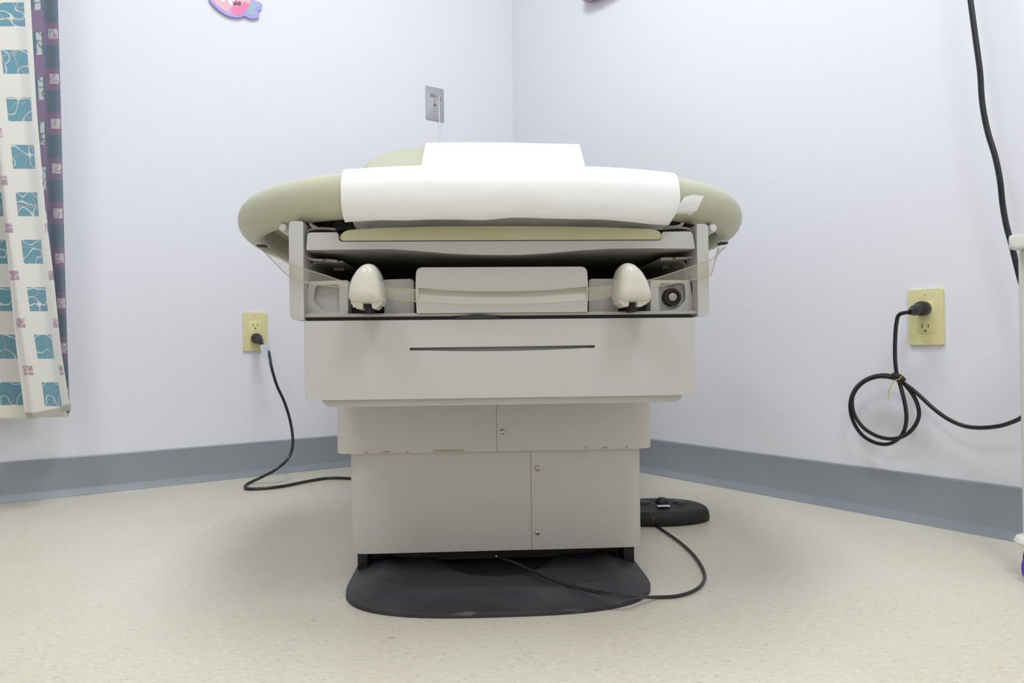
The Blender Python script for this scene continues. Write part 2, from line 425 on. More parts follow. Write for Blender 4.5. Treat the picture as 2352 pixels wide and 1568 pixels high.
# dark scuffed bulge in the gap, seen left of centre
bx0, bx1 = T(1040, 725, 0)[0], T(1155, 725, 0)[0]
pts = [(bx0+(bx1-bx0)*t, gz0+.001+.0062*math.sin(math.pi*t)) for t in [k/16 for k in range(17)]]
bm = bmesh.new(); prism(bm, pts, -.0012, .0035); P('gap_bulge', bm, M_dark)

# side panels of the bay
def side_panel(px0, px1, pyt, pyb, s):
    x0 = T(px0, 620, -.004)[0]; x1 = T(px1, 620, -.004)[0]
    zt = T((px0+px1)/2, pyt, -.004)[1]; zb = T((px0+px1)/2, pyb, -.004)[1]
    rr = [.018, .001, .002, .006] if s < 0 else [.001, .018, .006, .002]
    pts = rpoly([(x0, zb), (x1, zb), (x1, zt), (x0, zt)], rr)
    bm = bmesh.new(); prism(bm, pts, -.004, .62, .004)
    P('side_panel', bm, M_plast)
    return x0, x1, zb, zt
sL = side_panel(664, 697, 508, 735, -1); sR = side_panel(1602, 1628, 514, 726, 1)
# bay interior
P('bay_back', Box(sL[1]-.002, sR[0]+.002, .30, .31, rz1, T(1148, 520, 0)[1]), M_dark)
yF = .022
def Tz(px, py, yl=yF): return T(px, py, yl)
def block(name, pp, r, y0, y1, m=M_plast, bev=.003, lift=0.0):
    pts = rpoly([Tz(*p, y0) for p in pp], [Rr*.0006 for Rr in r] if isinstance(r, list) else r*.0006)
    bm = bmesh.new(); prism(bm, pts, y0, y1, bev); return P(name, bm, m)
zfix = 722
cl = block('corner_block', [(701, 725), (709, 646), (800, 643), (800, 725)], [0, 4, 4, 0], yF, .14)
bm = bmesh.new()
pts = rpoly([Tz(742, 714), Tz(719, 692), Tz(724, 655), Tz(780, 652), Tz(780, 719)], .006)
loft(bm, [[Vector((x, yy, z)) for x, z in pts] for yy in (yF-.01, yF+.012)]); cut(cl, bm)
crk = block('corner_block', [(1494, 725), (1494, 643), (1585, 643), (1597, 725)], [0, 4, 4, 0], yF, .14)
bm = bmesh.new()
pts = rpoly([Tz(1513, 716), Tz(1513, 650), Tz(1573, 650), Tz(1575, 690), Tz(1555, 708)], .006)
loft(bm, [[Vector((x, yy, z)) for x, z in pts] for yy in (yF-.01, yF+.010)]); cut(crk, bm)
for o in (cl, crk):
    for f in o.data.polygons: f.use_smooth = False
block('inner_block', [(882, 725), (882, 642), (950, 640), (952, 725)], [0, 2, 8, 0], yF+.004, .16, bev=.006)
block('inner_block', [(1352, 725), (1353, 640), (1421, 640), (1421, 725)], [0, 8, 2, 0], yF+.004, .16, bev=.006)
# dark corner seams
for a, c in (((707, 652), (698, 721)), ((1587, 650), (1597, 719))):
    x0, z0 = Tz(*a, yF-.001); x1, z1 = Tz(*c, yF-.001)
    bm = bmesh.new(); tube(bm, [Vector((x0, yF, z0)), Vector((x1, yF, z1))], .0009, 6); P('corner_seam', bm, M_black)
# step box in the middle
y0 = -.002
cb = block('pull_out_step', [(957, 719), (954, 664), (956, 614), (1348, 612), (1351, 660), (1349, 716)], [1, 60, 14, 14, 60, 1], y0, .28, bev=.0035)
n = 20; A = []; B = []; C = []; D_ = []
for k in range(n+1):
    t = k/n; px = 961+t*(1347-961); sag = 4*t*(1-t)
    x, zt = T(px, 661-3*t+8.5*sag, y0); _, zb = T(px, 692-3*t+9*sag, y0)
    A.append(Vector((x, y0-.002, zt))); B.append(Vector((x, y0+.009, zt-.001))); C.append(Vector((x, y0, zb))); D_.append(Vector((x, y0-.002, zb)))
bm = bmesh.new(); rings = [[a, b_, c, d] for a, b_, c, d in zip(A, B, C, D_)]; loft(bm, rings); cut(cb, bm)
for f in cb.data.polygons: f.use_smooth = False
# receptacle ring
x, z = Tz(1544, 682, yF)
ring = P('socket_ring', Lathe([(.0125, -.012), (.0125, .001), (.0115, .004), (.0085, .0045), (.0068, .002), (.0068, -.004), (.001, -.004)], 32, (x, yF, z)), M_black, label='black round socket ring')
P('socket_cap', Lathe([(.0001, .0035), (.0045, .0032), (.0060, .0022), (.0062, -.003)], 24, (x+.0003, yF, z)), M_grey, ring)
for dx in (-.0035, .0005, .0040):
    P('printed_mark', Box(x+dx-.0007, x+dx+.0006, yF-.0045+.014, yF-.004+.0146, z+.0148, z+.0172), M_mark, ring)

# stirrups
def stirrup(pp, apex, legs):
    yF_ = -.052
    pts = [Vector(q) for q in rpoly([tuple(T(p[0], p[1], yF_+.01)) for p in pp], .004, 4)]
    cx = Vector(T(*apex, yF_+.01))
    rings = []
    for y, s in ((.002, .95), (-.010, .98), (-.022, 1.0), (-.034, 1.0), (-.044, .965), (-.051, .88), (-.055, .74), (-.0575, .5), (-.058, .25)):
        rings.append([Vector((cx.x+(p.x-cx.x)*s, y, cx.y+(p.y-cx.y)*s)) for p in pts])
    bm = bmesh.new(); loft(bm, rings)
    s = P('stirrup', bm, M_stir, angle=60)
    for lg in legs:
        q = rpoly([tuple(T(p[0], p[1], yF_+.01)) for p in lg], .0022, 4)
        bm = bmesh.new(); prism(bm, q, -.0435, -.004, .003); P('stirrup_hook', bm, M_stir, s)
    ax = T(apex[0]+2, 705, -.03); P('stirrup_arm', Box(ax[0]-.004, ax[0]+.004, -.03, .2, ax[1]-.006, ax[1]+.008), M_black)
Lp = [(847, 603), (861, 608), (871, 624), (877, 650), (880, 678), (881, 692), (874, 697), (808, 696), (799, 686), (800, 665), (806, 640), (819, 619), (832, 607)]
Rp = [(1443, 602), (1457, 606), (1474, 622), (1488, 646), (1496, 672), (1497, 688), (1488, 693), (1424, 693), (1418, 684), (1418, 672), (1419, 655), (1421, 630), (1427, 612), (1434, 604)]
stirrup(Lp, (843, 660), ([(806, 690), (833, 690), (833, 709), (818, 709), (814, 702), (806, 699)], [(853, 690), (878, 690), (876, 700), (869, 701), (865, 709), (855, 709)]))
stirrup(Rp, (1455, 656), ([(1421, 687), (1444, 687), (1444, 704), (1433, 704), (1428, 698), (1422, 695)], [(1464, 687), (1493, 687), (1490, 695), (1481, 697), (1476, 704), (1464, 704)]))
for a, c in ((801, 880), (1419, 1492)):
    x0 = Tz(a, 700, .06)[0]; x1 = Tz(c, 700, .06)[0]
    P('stirrup_slot', Box(x0-.003, x1+.003, .05, .06, rz1, Tz(850, 655, .05)[1]), M_black)
# liner and labels inside bay
for pp, tagp in (([(788, 601), (740, 602), (722, 604), (713, 612), (711, 628), (710, 646)], (766, 790, 618)), ([(1520, 597), (1545, 598), (1565, 600), (1574, 608), (1576, 625), (1577, 645)], (1522, 1538, 613))):
    path = [Vector((T(p[0], p[1], .045)[0], .045, T(p[0], p[1], .045)[1])) for p in pp]
    bm = bmesh.new(); pth = spline(path, 5)
    rings = []
    for i, p in enumerate(pth):
        t = (pth[min(i+1, len(pth)-1)]-pth[max(i-1, 0)]).normalized(); nn = Vector((-t.z, 0, t.x))*.0012
        rings.append([p+nn, p-nn, p-nn+Vector((0, .2, 0)), p+nn+Vector((0, .2, 0))])
    loft(bm, rings); P('bay_liner', bm, M_rail)
    x0, z = T(tagp[0], tagp[2], .1); x1, _ = T(tagp[1], tagp[2], .1)
    P('bay_label', Box(x0, x1, .1, .101, z-.002, z+.002), M_grey)

# leg rest tray with pad
tp = [(706, 534), (776, 533), (779, 555), (1519, 552), (1521, 532), (1590, 531), (1597, 571), (1500, 570), (1400, 571), (1330, 575), (1260, 581), (1190, 585), (1110, 585), (1030, 582), (960, 576), (900, 572), (800, 573), (703, 574)]
rr = [.004, .003, .003, .003, .003, .006, .001]+[0]*10+[.001]
pts = rpoly([T(p[0], p[1], 0) for p in tp], rr)
bm = bmesh.new(); prism(bm, pts, 0, .5, .0035); P('leg_rest_tray', bm, M_plast)
pad = [(781, 553), (781, 536), (800, 528), (880, 523), (1000, 520), (1150, 519), (1300, 520), (1420, 523), (1500, 526), (1520, 533), (1520, 550)]
pts = rpoly([T(p[0], p[1], .001) for p in pad], [.003, .006]+[.004]*7+[.004, .003])
bm = bmesh.new(); prism(bm, pts, .001, .48, .005, 4); P('leg_rest_pad', bm, M_vinyl2, label='flat sage vinyl pad on the leg rest tray')
bz = T(1148, 555, 0)[1]; P('pad_seam', Box(T(779, 555, 0)[0], T(1520, 553, 0)[0], .003, .4, bz-.0012, bz+.003), M_black)
P('tray_stud', Lathe([(.0001, 0), (.006, .003), (.010, .010), (.011, .02)], 16, (T(1150, 592, .05)[0], .05, T(1150, 596, .05)[1]), (0, 0, 1)), M_grey)
def strip(name, pp, yl, th, depth, m):
    pth = spline([Vector((T(p[0], p[1], yl)[0], yl, T(p[0], p[1], yl)[1])) for p in pp], 4); rings = []
    for i, p in enumerate(pth):
        t = (pth[min(i+1, len(pth)-1)]-pth[max(i-1, 0)]).normalized(); nn = Vector((-t.z, 0, t.x))*th/2
        rings.append([p+nn, p-nn, p-nn+Vector((0, depth, 0)), p+nn+Vector((0, depth, 0))])
    bm = bmesh.new(); loft(bm, rings); P(name, bm, m)
strip('slide_rail', [(770, 526), (735, 524), (712, 527), (704, 536), (701, 560), (702, 580), (708, 592), (720, 596), (741, 597)], .02, .0028, .45, M_rail)
strip('slide_rail', [(1527, 525), (1555, 522), (1580, 525), (1590, 533), (1597, 556), (1597, 577), (1591, 588), (1578, 592), (1552, 593)], .02, .0028, .45, M_rail)
strip('slide_ledge', [(743, 598), (757, 598), (774, 600)], .035, .004, .4, M_rail)
strip('slide_ledge', [(1518, 595), (1532, 594), (1548, 594)], .035, .004, .4, M_rail)

# seat pad
pa, pb, pn, pcx = .424, .46, 2.62, .006
pf = -.064
zc_t = .608; zc_b = .5475
zc = (zc_t+zc_b)/2; hh = (zc_t-zc_b)/2; rin = .030
def outline(a, b_, n_, yf, ye, inset):
    a2 = a-inset; b2 = b_-inset; yc = yf+b_; pts = []
    N = 44
    for k in range(N+1):
        th = math.pi*k/N; c, s = math.cos(th), math.sin(th)
        x = -a2*abs(c)**(2/n_)*(1 if c > 0 else -1); y = yc-b2*abs(s)**(2/n_)
        pts.append((x, y))
    pts += [(a2, yc+(ye-inset-yc)*t) for t in (.33, .66)]+[(a2-.01, ye-inset), (0, ye-inset), (-a2+.01, ye-inset)]+[(-a2, yc+(ye-inset-yc)*t) for t in (.66, .33)]
    return pts
rings = []
for k in range(13):
    th = -math.pi/2+math.pi*k/12
    ins = rin*(1-math.cos(th)); rings.append([Vector((pcx+x, y, zc+hh*math.sin(th))) for x, y in outline(pa, pb, pn, pf, .66, ins)])
for ins, dz in ((rin*1.12, .0005), (rin*1.3, .008), (rin*1.35, .034)):
    rings.insert(0, [Vector((pcx+x, y, zc_b+dz)) for x, y in outline(pa, pb, pn, pf, .66, ins)])
bm = bmesh.new(); loft(bm, rings); seat = P('seat_pad', bm, M_vinyl, angle=50, label='sage green vinyl seat with rolled edge')
def rec(x):
    t = min(.999, abs(x-pcx)/pa); return pb*(1-(1-t**pn)**(1/pn))
# board and frame under the seat
P('seat_board', Box(pcx-.29, pcx+.29, .06, .60, zc_b-.004, zc_b+.033), M_brk)
P('seat_frame', Box(T(702, 510, .06)[0], T(1590, 508, .06)[0], .055, .6, T(1148, 527, .055)[1], zc_b-.004), M_brk)
x0, z0 = T(765, 493, .03); x1, z1 = T(832, 527, .03)
P('seat_bracket', Box(x0, x1, .035, .055, z1, z0+.01), M_dark)
x0, z0 = T(1524, 500, .03); x1, z1 = T(1566, 523, .03); P('seat_bracket', Box(x0, x1, .035, .055, z1, z0), M_dark)
strip('frame_clip', [(703, 506), (712, 510), (716, 518), (728, 523)], .03, .004, .02, M_plastw)
strip('frame_clip', [(1530, 521), (1556, 520), (1567, 514), (1571, 504)], .03, .004, .02, M_plastw)
for px, py in ((655, 524), (1632, 526)):
    x, z = T(px, py, .05); P('hinge_knob', Lathe([(.0001, .012), (.004, .0115), (.0065, .008), (.007, -.03), (.0001, -.03)], 20, (x, .05, z), (0, -1, 0)), M_plastw)

# backrest
B0 = Vector((0, .62, zc_t-.005)); B1 = Vector((0, 1.06, T(1105, 325, 1.06)[1]))
bd = (B1-B0); bl = bd.length; bd.normalize(); bnrm = Vector((0, -bd.z, bd.y))
bcx_ = T(1096, 350, 1.0)[0]; ba, bbv, bn_ = .305, .17, 2.5
def back_outline(ins):
    pts = []; N = 30; yc = bl-bbv
    for k in range(N+1):
        th = math.pi*k/N; c, s = math.cos(th), math.sin(th)
        pts.append(((ba-ins)*abs(c)**(2/bn_)*(1 if c > 0 else -1), yc+(bbv-ins)*abs(s)**(2/bn_)))
    pts += [(-(ba-ins), 0.02+ins), (ba-ins, 0.02+ins)]
    return pts
rings = []
for k in range(9):
    th = -math.pi/2+math.pi*k/8; ins = .028*(1-math.cos(th)); off = -.035+.033*math.sin(th)
    rings.append([Vector((bcx_+x, 0, 0))+B0+bd*v+bnrm*off for x, v in back_outline(ins)])
bm = bmesh.new(); loft(bm, rings); P('backrest', bm, M_vinyl, angle=50)
P('backrest_support', Box(bcx_-.05, bcx_+.05, .66, .80, dz1+.02, zc_t+.08, .01), M_brk)
P('rear_frame', Box(dcx-.2, dcx+.2, .31, .74, dz1, zc_b-.01), M_brk)

# clear vinyl strap
up = [(672, 566, .20), (1640, 590, .03), (1628, 598, -.012), (1560, 622, -.018), (1490, 643, -.018), (1418, 654, -.018), (1350, 662, -.018), (1250, 667, -.018), (1150, 669, -.018), (1050, 668, -.018), (950, 665, -.018), (880, 659, -.018), (804, 650, -.018), (740, 630, -.018), (697, 617, -.014), (665, 606, -.010), (640, 590, .05), (612, 569, .19)]
up[0] = (1668, 566, .19)
lo = [(1650, 569, .19), (1636, 622, .03), (1627, 634, -.012), (1560, 648, -.018), (1490, 662, -.018), (1418, 676, -.018), (1350, 689, -.018), (1250, 697, -.018), (1150, 700, -.018), (1050, 699, -.018), (950, 692, -.018), (880, 681, -.018), (804, 664, -.018), (740, 655, -.018), (697, 648, -.014), (665, 636, -.010), (632, 604, .05), (600, 571, .19)]
U = spline([Vector((T(a, b_, y)[0], y, T(a, b_, y)[1])) for a, b_, y in up], 6)
Lw = spline([Vector((T(a, b_, y)[0], y, T(a, b_, y)[1])) for a, b_, y in lo], 6)
bm = bmesh.new(); grid(bm, [[a, (a+c)/2+Vector((0, -.001, 0)), c] for a, c in zip(U, Lw)])
n0 = len(bm.faces)
tube(bm, U, .0008, 5); tube(bm, Lw, .0008, 5)
bm.faces.ensure_lookup_table()
for f in bm.faces[n0:]: f.material_index = 1
P('clear_strap', bm, [M_clear, M_cedge], label='transparent vinyl strap drooping across the stirrup bay')
for px, py in ((602, 566), (1660, 560)):
    x, z = T(px, py, .19); P('strap_anchor', Box(x-.006, x+.006, .18, .2, z-.001, z+.002, .0008), M_brk)

# ------------------------------------------------------------------ exam paper
pp_ = empty('exam_paper', 'white disposable paper strip draped over the table seat and backrest', 'paper', TO, PSI)
xl, xr = T(779, 430, pf+.01)[0], T(1578, 440, pf+.01)[0]
xbl, xbr = T(976, 350, 1.0)[0], T(1335, 350, 1.0)[0]
path = []  # (section, param)
c_ = .0035
for k in range(14):
    th = math.radians(-88+k*(178/13)); path.append(('nose', th))
for k in range(1, 9): path.append(('top', k/8))
for k in range(0, 9): path.append(('back', k/8))
for k in range(1, 5): path.append(('over', k/4))
NX = 48; rows = []
for j, (sct, t) in enumerate(path):
    row = []
    for i in range(NX+1):
        u = i/NX
        xf = xl+(xr-xl)*u; xb = xbl+(xbr-xbl)*u
        n1 = noise.noise(Vector((u*5, j*.25, 1.3))); n2 = noise.noise(Vector((u*13, j*.6, 4.1)))
        if sct == 'nose':
            hem = 0
            y = pf+rec(xf)+rin-(rin+c_)*math.cos(t); z = zc+(hh+c_)*math.sin(t)
            low_ = max(0, 1-j/5.0)
            y -= low_*(.004+.004*n1+.003*n2); z -= low_*(.002+.003*n1+.003*math.exp(-((u-.38)/.09)**2)+.004*math.exp(-((u-.95)/.1)**2))
            x = xf+.0015*n1
            if i == NX: x -= low_*.012
            y += -.0008*n2
        elif sct == 'top':
            y0_ = pf+rec(xf)+rin; y = y0_+(.60-y0_)*t; z = zc+hh+c_+.002*abs(n1); x = xf+(xb-xf)*t*.55
        elif sct == 'back':
            q = B0+bd*(.02+(bl-.035-.02)*t)+bnrm*(.006+.002*n1); y, z = q.y, q.z; x = xf+(xb-xf)*(.55+.45*t)
        else:
            a = t*math.pi*.75; q = B0+bd*(bl-.035+(.037+.004*math.sin(u*3.0))*math.sin(a))+bnrm*(-.032+.038*math.cos(a)); y, z = q.y, q.z+(.009+.005*math.sin(math.pi*min(1, u*1.25))-.010*u*u)*t; x = xb
        row.append(Vector((x, y, z)))
    rows.append(row)
bm = bmesh.new(); grid(bm, rows); obj('draped_sheet', bm, M_paper, pp_, angle=80)
rows = []
x0 = T(800, 500, .02)[0]; x1 = T(1532, 500, .02)[0]
for j in range(8):
    row = []
    for i in range(60):
        u = i/59; n1 = noise.noise(Vector((u*9, j*.5, 9.3))); n2 = noise.noise(Vector((u*20, j*.8, 2.3)))
        zt = T(1150, 486, .02)[1]; zb = T(1150, 527-3*math.sin(u*3.14), .02)[1]
        row.append(Vector((x0+(x1-x0)*u+(.010*(j/7) if i < 4 else 0), .018+.012*j/7+.006*n1+.004*n2, zt+(zb-zt)*j/7)))
    rows.append(row)
bm = bmesh.new(); grid(bm, rows); obj('tucked_layer', bm, M_paper, pp_, angle=80, label='crumpled second layer tucked under the seat edge')
tp = [[(1560, 470), (1572, 452), (1590, 447), (1617, 450)], [(1552, 480), (1570, 466), (1590, 462), (1610, 464)], [(1545, 490), (1565, 485), (1585, 482), (1601, 483)], [(1542, 497), (1558, 497), (1572, 499), (1585, 494)]]
rows = []
for r_ in tp:
    row = []
    for (px, py) in r_:
        x, z = T(px, py, pf+.035)
        th = math.asin(max(-1, min(1, (z-zc)/(hh+.001))))
        y = pf+rec(x)+rin-(rin+.006)*math.cos(th)
        x, z = T(px, py, y); row.append(Vector((x, y, z)))
    rows.append(row)
bm = bmesh.new(); grid(bm, rows); bmesh.ops.subdivide_edges(bm, edges=bm.edges, cuts=2, smooth=.3, use_grid_fill=True)
obj('torn_corner', bm, M_paper, pp_, angle=80)

# ------------------------------------------------------------------ wall fittings
def wall_frame(side):
    return (TL, -NL) if side == 'L' else (TR, -NR)
def wall_thing(name, label, cat, px, py, side, group=None):
    p = WL(px, py) if side == 'L' else WR(px, py)
    t, y = wall_frame(side)
    return empty(name, label, cat, p, math.atan2(t.y, t.x), group)
def wlocal(p, e):
    return Matrix.Rotation(-e.rotation_euler[2], 4, 'Z') @ (p-e.location)
def outlet(px, py, side, label, tilt=0):
    e = wall_thing('wall_outlet', label, 'power outlet', px, py, side)
    bm = bmesh.new(); prism(bm, rpoly([(-.035, -.0571), (.035, -.0571), (.035, .0571), (-.035, .0571)], .003), -.0065, -.0002, .0028, 3)
    obj('cover_plate', bm, M_ivory, e)
    bm = Box(-.0168, .0168, -.0075, -.004, -.034, .034, .0012, 2); r = obj('receptacle', bm, M_ivory, e)
    for s in (1, -1):
        z = s*.0195
        for dx, hh_ in ((-.0062, .0042), (.0062, .0035)):
            obj('blade_slot', Box(dx-.0009, dx+.0009, -.0078, -.0070, z+.001-hh_, z+.001+hh_), M_slot, r)
        obj('ground_hole', Lathe([(.0001, .0002), (.0023, .0002), (.0023, -.003)], 12, (0, -.0076, z-.0088)), M_slot, r)
    for s in (1, -1): obj('plate_screw', Lathe([(.0001, .0012), (.0025, .0009), (.003, 0)], 12, (0, -.0065, s*.0483)), M_ivory, e)
    return e
oL = outlet(585, 762, 'L', 'ivory double wall outlet left of the examination table')
oR = outlet(2129, 728, 'R', 'ivory double wall outlet on the right wall beside the coiled cord')

def plug(e_parent, root, z, droop):
    """black three-prong plug pushed into a receptacle; in the outlet's frame"""
    M = Matrix.Translation(root.location) @ Matrix.Rotation(root.rotation_euler[2], 4, 'Z')
    bm = bmesh.new(); n = 20; rings = []
    prof = [(.0001, -.0076), (.0135, -.0076), (.0152, -.012), (.0155, -.022), (.0145, -.029), (.0105, -.034), (.0095, -.041), (.0112, -.046), (.0105, -.053), (.0075, -.060), (.0055, -.068), (.0001, -.069)]
    for r, y in prof:
        dz = -droop*max(0, (-y-.02))**1.5*10
        rings.append([M @ Vector((r*math.cos(2*math.pi*k/n), y, z+dz+r*math.sin(2*math.pi*k/n))) for k in range(n)])
    loft(bm, rings); end = M @ Vector((0, -.066, z-droop*.046**1.5*10))
    return obj('plug', bm, M_cable, e_parent), end

# left power cord
cl_ = empty('power_cord', 'black power cord dropping from the left outlet to the floor behind the table', 'power cord', (0, 0, 0))
_, end = plug(cl_, oL, -.0195, .15)
pts = [end, WL(615, 800, .10), WL(620, 822, .11), WL(624, 845, .12), WL(636, 885, .12), WL(652, 920, .12), WL(665, 960, .12), WL(672, 1000, .13), WL(671, 1030, .14), WL(660, 1055, .15)]
pts += [G(632, 1079, .040), G(600, 1096, .016), G(572, 1109, .005), G(563, 1117, .005), G(570, 1122, .005), G(605, 1121, .005), G(650, 1116, .005), G(700, 1106, .005), G(750, 1098, .005), G(800, 1098, .005), G(880, 1104, .005)]
obj('cable', Tube(pts, .0041, 10, 8), M_cable, cl_)
tg = [[(597, 792), (619, 788)], [(599, 808), (622, 805)], [(601, 824), (627, 822)]]
bm = bmesh.new()
rows = [[WL(597, 792, .095), WL(608, 790, .104), WL(620, 789, .107)], [WL(600, 808, .097), WL(611, 807, .106), WL(623, 806, .110)], [WL(602, 824, .100), WL(613, 824, .108), WL(627, 823, .114)]]
grid(bm, rows); bmesh.ops.solidify(bm, geom=list(bm.faces), thickness=.0006)
obj('tag', bm, M_white, cl_, label='white paper tag wrapped on the cord')

# right power cord with loops
cr_ = empty('power_cord', 'black power cord tied into two loops below the right outlet', 'power cord', (0, 0, 0))
_, end = plug(cr_, oR, .0175, .08)
pix = [(2066, 722, .060), (2059, 742, .055), (2056, 780, .05), (2056, 825, .045), (2060, 860, .04), (2068, 885, .04), (2077, 920, .038), (2082, 955, .036), (2078, 985, .036), (2066, 1005, .036), (2042, 1019, .036), (2012, 1017, .036), (1982, 1000, .036), (1962, 972, .038), (1953, 940, .04), (1956, 910, .04), (1970, 886, .04), (1996, 868, .042), (2030, 861, .044), (2060, 868, .046), (2085, 890, .048), (2104, 920, .048), (2111, 950, .048), (2103, 975, .048), (2084, 996, .048), (2055, 1007, .048), (2020, 1003, .048), (1986, 984, .048), (1964, 955, .046), (1957, 925, .046), (1963, 900, .046), (1984, 877, .048), (2018, 865, .05), (2055, 869, .052), (2085, 886, .05), (2112, 908, .05), (2142, 936, .05), (2176, 961, .05), (2212, 977, .05), (2250, 982, .05), (2295, 978, .05), (2330, 967, .06), (2352, 955, .07), (2395, 925, .09)]
obj('cable', Tube([end]+[WR(*p) for p in pix], .0040, 10, 8), M_cable, cr_)
bm = bmesh.new(); tube(bm, spline([WR(2052, 862, .058), WR(2066, 866, .062), WR(2076, 876, .060)], 4), .0065, 10)
obj('hook_strap', bm, M_black, cr_)
obj('twist_tie', Tube([WR(2072, 862, .068), WR(2066, 870, .070), WR(2056, 873, .070), WR(2050, 880, .066), WR(2042, 898, .06), WR(2040, 918, .058)], .0008, 6, 5), M_tie, cr_, label='yellow wire twist tie')

# hanging cord at the right edge
hc = obj('hanging_cord', Tube([WR(2215, -150, .06), WR(2222, -60, .06), WR(2229, 0, .06), WR(2241, 90, .06), WR(2251, 165, .06), WR(2256, 235, .06), WR(2268, 300, .06), WR(2286, 360, .06), WR(2297, 415, .06), WR(2303, 470, .05), WR(2312, 520, .05), WR(2323, 560, .05), WR(2334, 605, .05), WR(2346, 650, .05), WR(2365, 700, .05), WR(2400, 760, .05)], .0052, 10, 8), M_cable)
tag(hc, 'thick black cord hanging down behind the white stand at the right edge', 'cable')

# equipment stand at the right edge (only its left side is in the photo)
sx, sy = 0.842, 1.18
st = empty('equipment_stand', 'white equipment stand with a shelf and purple caster at the right edge', 'stand', (sx, sy, 0), math.atan2(TR.y, TR.x))
zs1 = .375-(550-784-13)/F*1.16; zs0 = .375-(582-784-13)/F*1.16
shp = Vector(((2315-1176)/F*1.17, 1.17, 0))-Vector((sx, sy, 0))
ex, ey = shp.dot(TR), shp.dot(-NR)
bm = bmesh.new(); prism(bm, rpoly([(ex, ey), (ex+.30, ey), (ex+.30, ey+.16), (ex, ey+.16)], [.012]*4), zs0, zs1, .004, 3, 'z', True)
obj('shelf', bm, M_plastw, st)
obj('pole', Lathe([(.0001, 0), (.019, 0), (.019, zs0-.052), (.0001, zs0-.052)], 24, (-.012, .0, .05), (0, 0, 1)), M_plastw, st)
obj('base', Lathe([(.0001, .0), (.039, 0), (.043, .004), (.040, .010), (.02, .018), (.0001, .018)], 28, (.0, .0, .052), (0, 0, 1)), M_plastw, st)
for dx, dy in ((-.007, -.0345), (.030, .012), (-.026, .02)):
    obj('caster', Lathe([(.0001, -.008), (.018, -.008), (.021, -.004), (.021, .004), (.018, .008), (.0001, .008)], 24, (dx, dy, .0215), (1, 0, 0)), M_purple, st)
    obj('caster_fork', Box(dx-.0025, dx+.0025, dy-.004, dy+.004, .0425, .052), M_grey, st)

# nurse call plate
e = wall_thing('call_switch_plate', 'brushed steel pull cord switch plate high on the left wall', 'switch', 998, 239, 'L')
bm = bmesh.new(); prism(bm, rpoly([(-.035, -.0571), (.035, -.0571), (.035, .0571), (-.035, .0571)], .001), -.0035, -.0002, .0015, 2)
obj('cover_plate', bm, M_metal, e)
for z in (.046, .012, -.024, -.041): obj('plate_screw', Lathe([(.0001, .002), (.0028, .0015), (.0035, 0), (.0035, -.0005)], 14, (-.001, -.0035, z)), M_screw, e)
obj('cord_hole', Lathe([(.0001, .0007), (.0045, .0007), (.0045, -.0005)], 16, (0, -.0035, -.004)), M_black, e)
for x0, z0 in ((-.018, .034), (.006, .028)): obj('label_strip', Box(x0, x0+.02, -.0043, -.0034, z0-.012, z0), M_mark, e)
obj('pull_cord', Tube([Vector((.001, -.004, -.006)), Vector((.001, -.010, .004)), Vector((.004, -.014, .018)), Vector((.006, -.018, .021)), Vector((.009, -.020, .018)), Vector((.006, -.020, .004)), Vector((.0065, -.021, -.03)), Vector((.007, -.022, -.10)), Vector((.006, -.022, -.30)), Vector((.006, -.022, -.62))], .0013, 8, 8), M_cord, e)

# painted plaque, top left
def plate_poly(name, parent, pp, off0, off1, m, bev=.0):
    pts = [wlocal(WL(px, py), parent) for px, py in pp]
    bm = bmesh.new(); prism(bm, [(p.x, p.z) for p in pts], -off1, -off0, bev); return obj(name, bm, m, parent)
M_lav = mat('lavender_glitter', srgb(172, 160, 238), 0.5, var=.12, vscale=300)
M_pink = mat('pale_pink_paint', srgb(228, 184, 190), 0.6, var=.08, vscale=40)
M_coral = mat('coral_paint', srgb(252, 130, 168), 0.6)
M_sage = mat('sage_paint', srgb(158, 182, 200), 0.6)
M_wht = mat('white_paint', srgb(226, 228, 234), 0.6)
M_mauve = mat('mauve_paint', srgb(140, 80, 120), 0.6)
pq = wall_thing('wall_plaque', 'pink and lavender fruit shaped cut-out plaque at the top of the left wall', 'wall decoration', 540, 0, 'L')
def sm_(pp, sub=5):
    q = spline([Vector((p[0], p[1], 0)) for p in pp]+[Vector((pp[0][0], pp[0][1], 0))], sub); return [(v.x, v.y) for v in q[:-1]]
def flat(name, pp, o0, o1, m, par): 
    pts = [wlocal(WL(px, py), pq) for px, py in pp]; bm = bmesh.new(); prism(bm, [(p.x, p.z) for p in pts], -o1, -o0); return obj(name, bm, m, par)
body_ = flat('board', sm_([(479, 0), (486, 12), (500, 25), (518, 37), (535, 42), (550, 42), (560, 39), (570, 44), (582, 45), (592, 42), (594, 36), (590, 29), (598, 22), (600, 14), (594, 8), (582, 3), (579, -8), (574, -40), (555, -75), (525, -85), (495, -70), (480, -35)]), .004, .010, M_lav, pq)
flat('pink_field', sm_([(484, 0), (492, 11), (506, 22), (522, 32), (536, 38), (550, 37), (560, 30), (568, 18), (574, 2), (570, -35), (552, -68), (525, -78), (499, -62), (485, -30)]), .010, .0106, M_pink, pq)
flat('leaf', sm_([(562, 30), (567, 22), (572, 12), (577, 6), (588, 10), (594, 14), (592, 19), (584, 23), (582, 28), (587, 33), (588, 37), (580, 39), (570, 37)]), .010, .0108, M_sage, pq)
flat('coral_patch', sm_([(528, 22), (533, 18), (545, 18), (553, 14), (556, 9), (562, 8), (566, 11), (571, 13), (566, 22), (559, 31), (550, 37), (538, 37), (530, 32)]), .0106, .0111, M_coral, pq)
flat('white_patch', sm_([(522, 5), (530, 1), (536, 8), (531, 16), (524, 13)]), .0106, .0112, M_wht, pq)
